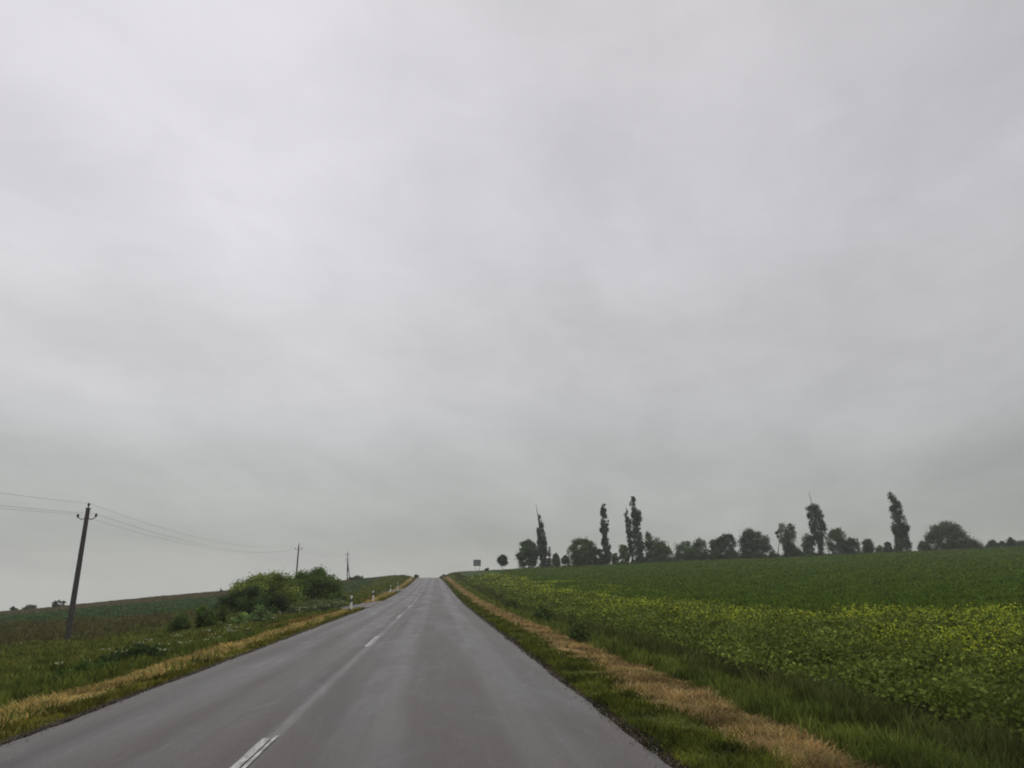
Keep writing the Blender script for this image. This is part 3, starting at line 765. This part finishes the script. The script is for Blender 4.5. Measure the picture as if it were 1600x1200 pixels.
DK = (.034, .054, .022); MD = (.058, .086, .028); LT = (.080, .112, .038); OL = (.060, .078, .028); GY = (.060, .072, .042)
G_P = 'tall poplars in the tree line'; G_T = 'broad trees in the tree line'; G_B = 'bushes in the tree line'
TY = 256
trees = [
 # name, label, cat, depth, outline(py,pxL,pxR), stems, colour, nclump, nleaf, rc, vs, spikes, group, limbs
 ('small_tree', 'small round lollipop tree standing alone between the grey board and the tree line', 'tree', 236,
  [(868, 783, 787), (870, 780, 790), (876, 776.5, 793.5), (880, 778, 792), (882.5, 781, 789)], [785.5], DK, 34, 1500, .2, 1, (), None, 6),
 ('broad_tree', 'dense dark bushy tree at the left end of the tree line, touching the spiky poplar', 'tree', TY,
  [(845, 820, 829), (850, 811, 836), (858, 807, 840), (868, 806, 842), (878, 807, 842), (884, 809, 840)], [820, 828, 833], DK, 90, 7000, .14, 1, (), G_T, 14),
 ('poplar', 'poplar with a bare dead spike leaning left above its bulging crown', 'tree', TY + 3,
  [(806, 842, 845), (815, 841, 846), (826, 840, 849), (838, 839.5, 852), (848, 840, 854.5), (860, 841, 854), (875, 843, 853), (889, 843, 853)], [847], (.036, .050, .030), 70, 5200, .15, 1.7,
  ([(843, 826), (840.5, 808), (837.5, 789)], [(844, 825), (843, 812), (839, 800)], [(844.5, 826), (846, 816), (845, 808)]), G_P, 8),
 ('slim_tree', 'slim sparse young tree just right of the spiky poplar', 'tree', TY,
  [(852, 857, 859), (862, 855.5, 861), (874, 855, 862), (886, 855, 863)], [858.5], GY, 26, 900, .26, 1.6, (), G_B, 6),
 ('shrub', 'thin feathery shrub between the slim sparse tree and the little round-topped tree', 'shrub', TY + 2,
  [(863, 867, 869), (868, 863, 873), (877, 862, 876), (887, 862, 877)], [866, 871, 874], GY, 40, 1700, .2, 1.2, (), G_B, 7),
 ('small_tree', 'little round-topped tree on a short trunk left of the wide domed tree', 'tree', TY + 1,
  [(867, 881, 885), (872, 878, 889), (878, 877, 890), (882, 879, 888)], [883], DK, 34, 1500, .2, 1, (), G_B, 6),
 ('broad_tree', 'wide domed tree with several stems and light showing under its crown', 'tree', TY,
  [(845, 896, 920), (850, 889, 930), (858, 886, 937), (867, 886, 940), (875, 888, 936), (880, 892, 930), (885, 896, 928)], [903, 912, 916, 922], (.046, .064, .024), 130, 9000, .1, 1, (), G_T, 12),
 ('shrub', 'near-black low tree pressed against the trunk of the lone narrow poplar', 'shrub', TY - 2,
  [(860, 932, 940), (866, 929, 944), (876, 928, 946), (885, 929, 947)], [936, 940], (.024, .036, .020), 44, 2600, .18, 1, (), G_B, 6),
 ('poplar', 'lone narrow poplar with a bare gap on its trunk, right of the domed tree', 'tree', TY,
  [(789, 941.5, 945), (795, 938, 947), (806, 938, 949), (818, 938, 950), (828, 938.5, 950), (834, 941, 948.5), (838, 943, 948), (843, 941, 951), (855, 942, 953), (868, 944, 954), (884, 944, 953)], [949], (.032, .046, .028), 95, 5600, .16, 1.7, (), G_P, 8),
 ('shrub', 'short round bush immediately right of the lone narrow poplar', 'shrub', TY + 3,
  [(865, 959, 964), (870, 956, 967), (878, 955, 968), (884, 955, 968)], [961], MD, 26, 1300, .22, 1, (), G_B, 4),
 ('shrub', 'pale green bushy tree left of the twin poplars', 'shrub', TY + 3,
  [(851, 971, 977), (856, 967, 981), (868, 966, 985), (882, 967, 985)], [972, 978], LT, 46, 2600, .18, 1, (), G_B, 8),
 ('poplar', 'thinner and shorter poplar of the touching pair, on its left', 'tree', TY + 2,
  [(796, 978, 980), (804, 976.5, 983), (815, 977, 985), (825, 978, 987), (836, 979, 988), (848, 981, 988), (858, 983, 989), (866, 985, 989)], [987.5], (.036, .050, .030), 60, 2700, .18, 1.6, ([(979, 800), (978.6, 793)],), G_P, 6),
 ('poplar', 'tallest poplar of the tree line, right one of the touching pair', 'tree', TY,
  [(776, 987, 990), (781, 985, 993), (790, 985, 993), (797, 988, 999), (806, 988, 1002), (818, 989, 1001), (832, 990, 1002), (845, 990, 1004), (860, 990, 1006), (883, 990, 1006)], [998], (.033, .047, .028), 110, 7200, .15, 1.5, (), G_P, 8),
 ('broad_tree', 'mid green tree with one pointed top sloping down right of the twin poplars', 'tree', TY + 3,
  [(833, 1010, 1013), (838, 1007, 1020), (845, 1006, 1034), (853, 1005, 1046), (862, 1004, 1051), (882, 1004, 1052)], [1014, 1028, 1040], (.050, .072, .032), 110, 8500, .12, 1, (), G_T, 8),
 ('shrub', 'rounded green bush filling the gap after the tree with one pointed top', 'shrub', TY + 3,
  [(849, 1062, 1076), (854, 1056, 1084), (864, 1053, 1088), (880, 1053, 1088)], [1062, 1075], (.050, .075, .032), 60, 4200, .16, 1, (), G_B, 6),
 ('shrub', 'light green shrubby tree between the rounded bush and two darker round trees', 'shrub', TY + 2,
  [(843, 1086, 1100), (850, 1083, 1106), (862, 1082, 1110), (879, 1082, 1110)], [1092, 1102], (.055, .075, .036), 56, 3800, .16, 1, (), G_B, 6),
 ('small_tree', 'round green tree touching the left side of the dark tree with a small peak', 'tree', TY + 4,
  [(845, 1110, 1120), (850, 1107, 1126), (862, 1106, 1128), (878, 1107, 1128)], [1112, 1120], (.044, .064, .028), 44, 3000, .18, 1, (), G_T, 6),
 ('broad_tree', 'dark round tree with a small peak, left of the wide wind-swept tree', 'tree', TY,
  [(834, 1138, 1142), (838, 1124, 1146), (845, 1119, 1150), (855, 1118, 1153), (868, 1119, 1154), (877, 1120, 1154)], [1128, 1140, 1146], (.036, .054, .026), 80, 6000, .13, 1, (), G_T, 10),
 ('broad_tree', 'wide wind-swept tree on a fan of bare stems, long crown sloping to the right', 'tree', TY,
  [(830, 1165, 1178), (834, 1159, 1188), (842, 1156, 1199), (852, 1155, 1206), (862, 1157, 1212), (870, 1163, 1213), (877, 1182, 1213)], [1176, 1180, 1184], (.032, .046, .024), 125, 9500, .1, 1, (), G_T, 14),
 ('dead_tree', 'thin bare trunk topped by one small leafy tuft', 'tree', TY - 3,
  [(829, 1215, 1217), (832, 1212, 1218), (837, 1212, 1218), (839, 1214, 1217)], [1217], DK, 10, 350, .3, 1, (), None, 1),
 ('poplar', 'pale fork-crowned poplar split into two upright lobes', 'tree', TY,
  [(819, 1219, 1236), (824, 1218, 1240), (836, 1219, 1242), (848, 1221, 1242), (856, 1225, 1241), (866, 1227, 1242), (876, 1227, 1243)], [1228, 1231], (.058, .070, .044), 90, 4600, .13, 1.7, (), G_P, 10),
 ('shrub', 'very dark triangular bush around the foot of the fork-crowned poplar', 'shrub', TY - 2,
  [(853, 1235, 1242), (859, 1230, 1249), (868, 1224, 1257), (875, 1220, 1260)], [1236, 1245], (.024, .036, .018), 62, 4600, .15, 1, (), G_B, 5),
 ('broad_tree', 'round tree tucked against the left of the top-heavy poplar', 'tree', TY + 3,
  [(834, 1260, 1268), (839, 1255, 1274), (850, 1252, 1277), (862, 1254, 1277), (870, 1258, 1276)], [1262, 1268], (.040, .056, .028), 50, 3000, .17, 1, (), G_T, 9),
 ('poplar', 'top-heavy poplar with a fine bare spike and narrow lower trunk', 'tree', TY,
  [(788, 1268, 1276), (794, 1261, 1280), (804, 1263, 1284), (815, 1266, 1287), (828, 1269, 1289), (838, 1273, 1288), (846, 1277, 1287), (856, 1279, 1286), (866, 1278, 1289), (873, 1276, 1292)], [1282], (.034, .050, .026), 110, 6800, .13, 1.6,
  ([(1269, 796), (1267.5, 785), (1264.5, 771)],), G_P, 8),
 ('broad_tree', 'broad open-crowned tree right of the top-heavy poplar', 'tree', TY,
  [(828, 1300, 1312), (833, 1292, 1322), (842, 1289, 1327), (852, 1289, 1330), (860, 1294, 1330), (866, 1300, 1326)], [1302, 1316, 1322], (.046, .064, .030), 80, 4800, .12, 1, (), G_T, 16),
 ('small_tree', 'dark round tree joined to the right edge of the broad open-crowned tree', 'tree', TY - 2,
  [(840, 1328, 1333), (846, 1322, 1338), (857, 1320, 1340), (866, 1323, 1338)], [1331], (.032, .047, .024), 40, 2500, .18, 1, (), G_T, 8),
 ('slim_tree', 'thin nearly leafless young tree left of the short stout round tree', 'tree', TY,
  [(839, 1339, 1340.5), (850, 1338, 1343), (862, 1338, 1346), (868, 1339, 1347)], [1342], GY, 20, 500, .28, 1.6, (), G_B, 5),
 ('small_tree', 'short stout round tree left of the leaning poplar, larger of two', 'tree', TY,
  [(844, 1350, 1360), (849, 1347, 1365), (858, 1347, 1368), (866, 1351, 1366)], [1358, 1362], DK, 36, 2400, .2, 1, (), G_T, 7),
 ('shrub', 'faint pale shrub between the short stout tree and the small spiky tree', 'shrub', TY + 5,
  [(853, 1373, 1377), (858, 1370, 1381), (867, 1369, 1383)], [1375], LT, 22, 900, .24, 1, (), G_B, 5),
 ('small_tree', 'small spiky dark tree just left of the leaning poplar', 'tree', TY - 1,
  [(847, 1385, 1388), (852, 1381, 1393), (859, 1380, 1396), (864, 1385, 1396)], [1389], DK, 30, 1500, .2, 1, (), G_T, 6),
 ('poplar', 'poplar leaning left along its whole height, standing clear near the right', 'tree', TY,
  [(769, 1389, 1392), (775, 1388, 1396), (784, 1391, 1404), (794, 1391.5, 1407), (804, 1393, 1408), (812, 1395, 1413), (825, 1397, 1417), (838, 1400, 1417), (850, 1401, 1420), (862, 1400, 1422)], [1411], (.033, .047, .026), 120, 8500, .13, 1.6, (), G_P, 8),
 ('small_tree', 'low irregular tree touching the left of the biggest round tree', 'tree', TY + 1,
  [(845, 1440, 1443), (850, 1437, 1449), (857, 1435, 1456), (862, 1436, 1456)], [1441, 1450], (.036, .052, .024), 36, 1900, .2, 1, (), G_T, 8),
 ('broad_tree', 'biggest round dense tree at the right of the tree line', 'tree', TY,
  [(818, 1468, 1492), (822, 1460, 1498), (830, 1453, 1506), (838, 1450, 1509), (848, 1450, 1509), (857, 1456, 1506), (862, 1462, 1506)], [1476, 1484], (.034, .052, .022), 120, 11000, .12, 1, (), G_T, 8),
 ('shrub', 'hazy grey-green bushes trailing down from the biggest round tree', 'shrub', TY + 4,
  [(842, 1510, 1516), (849, 1505, 1526), (856, 1504, 1538), (861, 1504, 1544)], [1514, 1528], (.055, .068, .042), 50, 3600, .17, 1, (), G_B, 5),
 ('shrub', 'dark low bush, leftmost of four at the far right end', 'shrub', TY + 6,
  [(844, 1549, 1553), (849, 1543, 1557), (858, 1541, 1559)], [1550], DK, 28, 1700, .22, 1, (), G_B, 4),
 ('shrub', 'dark low bush, second of four at the far right end', 'shrub', TY + 6,
  [(847, 1562, 1567), (851, 1558, 1570), (858, 1557, 1572)], [1564], DK, 24, 1400, .22, 1, (), G_B, 4),
 ('shrub', 'spiky taller bush, third of four at the far right end', 'shrub', TY + 6,
  [(840, 1578, 1582), (846, 1572, 1588), (857, 1570, 1590)], [1580], (.034, .050, .026), 28, 1700, .2, 1, (), G_B, 6),
 ('shrub', 'dark bush cut by the right edge of the view', 'shrub', TY + 6,
  [(846, 1594, 1602), (850, 1590, 1609), (857, 1588, 1613)], [1598, 1605], DK, 28, 1900, .2, 1, (), G_B, 4),
]
for i, (nm, lab, cat, Yd, ol, st, colr_, nc, nl, rc, vs, spk, grp, lb) in enumerate(trees):
    make_tree(nm, lab, cat, Yd, ol, stems=st, color=colr_, nclump=int(nc * (1.7 if nm == 'poplar' else 1.25)), nleaf=int(nl * 2.0), lsize=.2, widen=1.22 if nm == 'poplar' else 1.0, rc=rc,
              vs=vs, spikes=spk, seed=100 + i, group=grp, limbs=lb, bark=M_BARK,
              crown_name='crown' if cat == 'tree' else 'foliage', trunk_name='trunk' if cat == 'tree' else 'stems')


# tangled undergrowth at the foot of the tree line
g = np.random.default_rng(77)
segs = [(806, 884, .7, 5), (884, 1052, 1.2, 8), (1048, 1170, 2.6, 14), (1160, 1345, 1.1, 7), (1345, 1440, .5, 4), (1440, 1605, 1.0, 5)]
C, S, T = [], [], []
for a_, b_, dens, hp_ in segs:
    nb = int((b_ - a_) * dens * .55)
    for k in range(nb):
        px = g.uniform(a_, b_); Yd = TY + g.uniform(1, 7); p = at(px, 880, Yd); zb = Hf(p.x, Yd)
        hh = hp_ / 1210 * 256 * g.uniform(.35, 1.25); wv = g.uniform(.5, 1.5)
        m_ = 90; d = g.normal(size=(m_, 3)) * (wv * .6, wv * .6, hh * .38); d[:, 2] = np.abs(d[:, 2])
        C.append(d + (p.x, Yd, zb)); S.append(g.uniform(.12, .30, m_)); T.append(np.array([.052, .078, .028]) * g.uniform(.5, 1.5) * g.uniform(.6, 1.4, (m_, 1)))
C = np.concatenate(C); S = np.concatenate(S); T = np.concatenate(T)
V = leaf_quads(C, S, g, .1, .6)
me = mesh_np('undergrowth', V, np.arange(len(V)), np.full(len(C), 4), M_LEAF, np.repeat(T, 4, 0))
tag(link('undergrowth', me), 'tangled low undergrowth along the foot of the far tree line', 'undergrowth', kind='stuff')

# left side: far trees on the slope and near bushes
make_tree('small_tree', 'small dark tree on the far left skyline, nearest the picture edge', 'tree', 228,
          [(948, 20, 22), (951, 16, 26), (955, 17, 26), (960, 19, 25)], stems=[21], color=DK, nclump=22, nleaf=700, lsize=.26, rc=.2, seed=301, limbs=6)
make_tree('shrub', 'low grey-green bush clump between two small trees on the left skyline', 'shrub', 232,
          [(949, 40, 55), (952, 34, 57), (958, 31, 57)], stems=[40, 50], color=(.055, .062, .048), nclump=36, nleaf=2000, lsize=.28, rc=.18, seed=302, limbs=4, crown_name='foliage', trunk_name='stems')
make_tree('small_tree', 'open-crowned small tree left of the nearest utility pole on the skyline', 'tree', 222,
          [(938, 88, 96), (941, 83, 101), (946, 80, 101), (950, 82, 98), (955, 84, 97)], stems=[88, 92], color=(.036, .048, .026), nclump=30, nleaf=1100, lsize=.26, rc=.16, seed=303, limbs=12)

make_tree('bush', 'tall light green willow bush with shoots, behind the low dark bush', 'bush', 70,
          [(900, 402, 436), (905, 386, 458), (913, 372, 468), (924, 358, 472), (938, 350, 474), (950, 348, 474)], stems=[395, 420, 445], color=(.120, .150, .040),
          nclump=150, nleaf=30000, lsize=.075, rc=.09, seed=401, limbs=14, shoots=60, trunk_r=.07, crown_name='foliage', trunk_name='stems')
make_tree('bush', 'low blackish green bush in front of the light green willow bush', 'bush', 63,
          [(924, 385, 420), (930, 362, 436), (940, 342, 450), (953, 334, 458), (963, 342, 452)], stems=[375, 400, 425], color=(.036, .052, .022),
          nclump=110, nleaf=24000, lsize=.07, rc=.1, seed=402, limbs=10, trunk_r=.06, crown_name='foliage', trunk_name='stems')
make_tree('bush', 'large dark green rounded bush beside the pole behind the first delineator post', 'bush', 82,
          [(893, 478, 510), (899, 462, 524), (908, 452, 533), (920, 446, 538), (935, 444, 540), (945, 448, 538)], stems=[475, 490, 510], color=(.066, .096, .028),
          nclump=140, nleaf=32000, lsize=.085, rc=.1, seed=403, limbs=12, shoots=50, trunk_r=.07, crown_name='foliage', trunk_name='stems')
make_tree('bush', 'mid green upright shrub left of the low blackish bush', 'bush', 50,
          [(950, 312, 322), (956, 307, 330), (966, 304, 336), (978, 306, 334), (986, 309, 330)], stems=[314, 324], color=(.070, .098, .030),
          nclump=50, nleaf=9000, lsize=.06, rc=.14, seed=404, limbs=8, shoots=14, trunk_r=.035, crown_name='foliage', trunk_name='stems')
make_tree('bush', 'small green shrub furthest left of the roadside bushes', 'bush', 49,
          [(960, 277, 290), (968, 270, 297), (977, 262, 302), (985, 260, 304)], stems=[282], color=(.070, .096, .032),
          nclump=28, nleaf=4200, lsize=.06, rc=.18, seed=405, limbs=5, shoots=8, trunk_r=.03, crown_name='foliage', trunk_name='stems')
make_tree('bush', 'pale yellow-green low bush between the upright shrub and the low blackish bush', 'bush', 52,
          [(953, 342, 355), (961, 334, 376), (970, 330, 396), (978, 330, 402)], stems=[350, 372], color=(.105, .135, .045),
          nclump=50, nleaf=8000, lsize=.06, rc=.12, seed=406, limbs=5, shoots=14, trunk_r=.03, crown_name='foliage', trunk_name='stems')
make_tree('bush', 'pale green soft bush in front of the low blackish bush, nearer the road', 'bush', 50,
          [(957, 394, 416), (964, 386, 432), (976, 378, 442)], stems=[402, 410], color=(.085, .12, .05),
          nclump=36, nleaf=5000, lsize=.06, rc=.14, seed=407, limbs=4, shoots=10, trunk_r=.03, crown_name='foliage', trunk_name='stems')

# weed clumps: single-mesh plants
def weed(px, Yd, h, spread, color, label, seed, n=260, name='weed_plant'):
    g = np.random.default_rng(seed)
    p = at(px, 1000, Yd); x0, y0 = p.x, Yd; z0 = Hf(x0, y0)
    stems = max(4, n // 30); C = []; mbv = []
    for s in range(stems):
        a = g.uniform(0, 6.28); d = spread * g.random() ** .6
        sx, sy = x0 + math.cos(a) * d, y0 + math.sin(a) * d
        sz = Hf(sx, sy); hh = h * g.uniform(.55, 1.1) * (1 - .35 * d / spread)
        for k in range(n // stems):
            f = g.uniform(.1, 1)
            C.append((sx + g.normal(0, .05 + .05 * spread), sy + g.normal(0, .05 + .05 * spread), sz + f * hh))
    C = np.array(C) - np.array([x0, y0, z0]); S = g.uniform(.03, .07, len(C)) * (1 + Yd / 60)
    V = leaf_quads(C, S, g, -.3, .45)
    T = np.array(color) * g.uniform(.55, 1.5, (len(C), 1))
    me = mesh_np(name, V, np.arange(len(V)), np.full(len(C), 4), M_LEAF, np.repeat(T, 4, 0))
    o = link(name, me); o.location = (x0, y0, z0); tag(o, label, 'weeds')
weed(905, 23.5, .62, .26, (.045, .060, .022), 'dark upright weed clump beyond the dry strip on the right verge', 501, 420)
weed(847, 36, .75, .4, (.050, .070, .026), 'green weed tuft on the right verge, farther off than the dark upright clump', 502, 420)
weed(800, 52, .9, .5, (.055, .075, .028), 'distant tall weed tuft on the right bank beside the field corner', 503, 420)
weed(209, 22.5, .6, .75, (.034, .050, .020), 'dark leafy weed mound ringed by white flowers in the left meadow', 504, 1500)
weed(138, 19, .45, .6, (.050, .075, .022), 'green weed mound in the left meadow near the dry strip', 505, 700)
weed(760, 238, 1.1, .6, (.030, .042, .022), 'tiny dark bush on the skyline between the grey board and lone tree', 506, 260, 'small_bush')
weed(338, 200, 1.7, .3, (.040, .052, .028), 'thin tall plant sticking above the left field skyline', 507, 45)
weed(488, 64, 1.0, 2.1, (.085, .105, .05), 'broad patch of pale feathery weeds in front of the large rounded bush', 511, 5200)
weed(690, 222, .9, .9, (.05, .055, .03), 'low tuft beside the road crest on the right', 508, 260)
weed(648, 224, .9, .8, (.055, .06, .03), 'low tuft beside the road crest on the left', 509, 240)
weed(552, 228, 1.3, 2.2, (.045, .055, .028), 'dark grassy patch at the foot of the farthest utility pole', 510, 900)

# ------------------------------------------------------------------ utility poles
def insulator(root, base, tip, top=False):
    """hook pin from base to tip, with a ceramic bell on it"""
    b0, t0 = Vector(base), Vector(tip)
    mb = MB()
    prof = [(.0, .055), (.05, .075), (.09, .06), (.11, .085), (.15, .08), (.19, .05), (.22, .055), (.24, .03)]
    mb.tube([t0 + Vector((0, 0, z - .1)) for z, _ in prof], [r_ for _, r_ in prof], 10)
    o = link('insulator', mb.mesh('insulator', M_CERAM, True), root)
    h = MB()
    if top:
        h.tube([b0, t0 - Vector((0, 0, .08))], [.03, .03], 6)
    else:
        d = t0 - b0; P = []
        for k in range(9):
            s = k / 8
            P.append(b0 + Vector((d.x * s, d.y * s, -.17 * math.sin(math.pi * min(1, s * 1.02)) ** 1.0 + (d.z - .08) * s ** 3)))
        h.tube(P, [.027] * 9, 6)
    hk = link('hook', h.mesh('hook', M_STEEL, True), root); hk.parent = o; hk.matrix_parent_inverse = Matrix.Identity(4)
    return o
poles = []
def pole(px_top, py_top, px_base, Yd, label, w0=.15, w1=.10, dark=False, strut=False):
    T = at(px_top, py_top, Yd); xb = at(px_base, 950, Yd).x
    zb = Hf(xb, Yd); root = empty('utility_pole', (xb, Yd, zb), label, 'utility pole', 'utility poles of the overhead line')
    axis_ = Vector((T.x - xb, 0, T.z - zb))
    mb = MB(); L = axis_.length; d = axis_.normalized(); M = d.to_track_quat('Z', 'Y').to_matrix()
    mb.box(Vector((xb, Yd, zb)) + axis_ * .5 - d * .15, (w0, w0 * .8, L / 2 + .15), top=(w1 / w0, w1 / w0), M=M)
    mb.box(Vector((xb, Yd, zb)) + axis_ + d * .015, (w1 * 1.15, w1 * 1.0, .03), M=M)
    link('post', mb.mesh('post', M_CONCD if dark else M_CONC), root)
    t_ = Vector((T.x, Yd, T.z))
    a = t_ - d * .55
    tips = [t_ + d * .24, a + Vector((-.58, 0, .05)), a + Vector((.58, 0, .09))]
    insulator(root, t_, tips[0], True)
    insulator(root, a, tips[1]); insulator(root, a, tips[2])
    if strut:
        s = MB(); s.tube([(xb + .75, Yd + .3, Hf(xb + .75, Yd) - .2), Vector((xb, Yd, zb)) + axis_ * .72], [.12, .09], 8)
        s.tube([(xb + .05, Yd, zb + .35 * L), (xb + .5, Yd + .2, zb + .33 * L)], [.05, .05], 6)
        link('strut', s.mesh('strut', M_CONCD, True), root)
        for f in (.76, .69):
            q0 = Vector((xb, Yd, zb)) + axis_ * f
            insulator(root, q0, q0 + Vector((-.55, 0, .1))); insulator(root, q0, q0 + Vector((.55, 0, .1)))
        b_ = MB(); q0 = Vector((xb, Yd, zb)) + axis_ * .40
        b_.box(q0 + Vector((.28, -.05, 0)), (.16, .14, .5)); b_.box(q0 + Vector((.28, -.05, .53)), (.19, .17, .03))
        link('junction_box', b_.mesh('junction_box', M_STEEL), root)
        b_ = MB(); q0 = Vector((xb, Yd, zb)) + axis_ * .58
        b_.box(q0 + Vector((.25, -.05, 0)), (.12, .1, .16)); b_.box(q0 + Vector((.25, -.05, .18)), (.14, .12, .02))
        link('fuse_box', b_.mesh('fuse_box', M_STEEL), root)
    poles.append((Yd, tips))
    return root
pole(137.8, 794.5, 111.5, 55, 'nearest grey concrete utility pole, leaning slightly in the left meadow', .17, .115)
pole(467, 852.5, 459, 145, 'middle dark utility pole rising from behind the large rounded bush', .16, .11, True)
pole(543.2, 863.5, 540.2, 235, 'farthest utility pole with a slanting strut and boxes on its shaft', .17, .11, True, True)

# overhead conductors, each one continuous wire hung from pole to pole
for k, lab in enumerate(('topmost overhead wire running over the pole tops', 'lower overhead wire on the left-hand insulators', 'lower overhead wire on the right-hand insulators')):
    pts = []
    p1 = poles[0][1][k]; prev = p1 + Vector((2.2, -88, -.2))
    seq = [prev, p1, poles[1][1][k], poles[2][1][k]]
    for a0, b0, sag in zip(seq[:-1], seq[1:], (1.2, 1.55, 1.2)):
        for j in range(25):
            s = j / 24
            p = a0.lerp(b0, s); p = p + Vector((0, 0, -4 * sag * s * (1 - s) + .1)); pts.append(p)
    mb = MB(); mb.tube(pts, [.0065] * len(pts), 5)
    tag(link('power_line', mb.mesh('power_line', M_WIRE, True)), lab, 'power line', 'overhead wires between the poles')

# ------------------------------------------------------------------ delineator posts
def delineator(x, y, label, h=.92):
    z = Hf(x, y)
    root = empty('delineator_post', (x, y, z), label, 'delineator post', 'white delineator posts by the road')
    mb = MB(); w_, d_ = .072, .05
    mb.box((x, y, z + h * .31 - .06), (w_, d_, h * .31 + .06))
    # narrow waist carrying the band, then head with slanted top
    mb.box((x, y, z + h * .72), (w_ * .96, d_ * .96, h * .10))
    V = [(x - w_, y - d_, z + h * .82), (x + w_, y - d_, z + h * .82), (x + w_, y + d_, z + h * .82), (x - w_, y + d_, z + h * .82),
         (x - w_ * .9, y - d_, z + h * .97), (x + w_ * .55, y - d_, z + h * 1.0), (x + w_ * .55, y + d_, z + h * 1.0), (x - w_ * .9, y + d_, z + h * .97)]
    mb.add(V, [(3, 2, 1, 0), (4, 5, 6, 7), (0, 1, 5, 4), (1, 2, 6, 5), (2, 3, 7, 6), (3, 0, 4, 7)])
    link('body', mb.mesh('body', M_WHITE), root)
    bb = MB(); s = .014
    V = []
    for zz_, sl in ((z + h * .56, 0), (z + h * .80, 0)):
        for a_, c_ in ((-1, -1), (1, -1), (1, 1), (-1, 1)):
            V.append((x + a_ * (w_ + s), y + c_ * (d_ + s), zz_ + a_ * .03))
    bb.add(V, [(3, 2, 1, 0), (4, 5, 6, 7), (0, 1, 5, 4), (1, 2, 6, 5), (2, 3, 7, 6), (3, 0, 4, 7)])
    band_ = link('black_band', bb.mesh('black_band', M_BLACK), root)
    rf = MB(); rf.box((x, y - d_ - s - .005, z + h * .70), (.016, .004, .075))
    o = link('reflector', rf.mesh('reflector', M_REFL), root); 
for px, py, Yd, lab in ((548.7, 948, 50.5, 'nearest white and black delineator post, at the near corner of the first field entrance'),
                        (583, 936, 71, 'second nearest delineator post, just past the first field entrance'),
                        (610.2, 923.5, 103, 'third nearest delineator post, before the second field entrance'),
                        (621.6, 918, 117.5, 'fourth delineator post, small and just past the second field entrance'),
                        (642, 905, 186, 'tiny faint delineator post left of the road near the crest')):
    p = at(px, py, Yd); delineator(p.x, Yd, lab)
p = at(692.5, 905, 214); delineator(p.x, 214, 'tiny delineator post right of the road at the crest')

# ------------------------------------------------------------------ grey board on two posts
Yd = 238
tl, br = at(739.8, 874.8, Yd), at(751, 884.2, Yd)
cx_ = (tl.x + br.x) / 2; z0 = Hf(cx_, Yd)
root = empty('road_sign', (cx_, Yd, z0), 'grey rectangular board on two tall posts near the road crest', 'sign')
mb = MB(); mb.box((cx_, Yd, (tl.z + br.z) / 2), ((br.x - tl.x) / 2, .03, (tl.z - br.z) / 2))
link('panel', mb.mesh('panel', M_PANEL), root)
mb = MB()
for zf in (0, 1): mb.box((cx_, Yd - .035, br.z + (tl.z - br.z) * zf), ((br.x - tl.x) / 2 + .04, .012, .045))
for sx in (tl.x, br.x): mb.box((sx, Yd - .035, (tl.z + br.z) / 2), (.035, .011, (tl.z - br.z) / 2 - .046))
link('frame', mb.mesh('frame', M_STEEL), root)
for px in (742.6, 749.4):
    xx = at(px, 890, Yd).x; zb = Hf(xx, Yd)
    mb = MB(); mb.tube([(xx, Yd + .10, zb - .2), (xx, Yd + .10, tl.z - .05)], [.055, .055], 8)
    link('post', mb.mesh('post', M_GALV, True), root)

# ------------------------------------------------------------------ haze
mb = MB(); mb.box((0, 690, -30), (1500, 800, 80))
m = bpy.data.materials.new('haze_air'); m.use_nodes = True
t = NT(m.node_tree); t.n.clear()
o_ = t.node('ShaderNodeOutputMaterial'); v = t.node('ShaderNodeVolumePrincipled')
v.inputs['Color'].default_value = (.93, .95, .96, 1); v.inputs['Density'].default_value = .00035
v.inputs['Anisotropy'].default_value = .2
t.l.new(v.outputs[0], o_.inputs['Volume'])
HAZE = True
if HAZE:
    tag(link('haze', mb.mesh('haze', m)), kind='stuff')
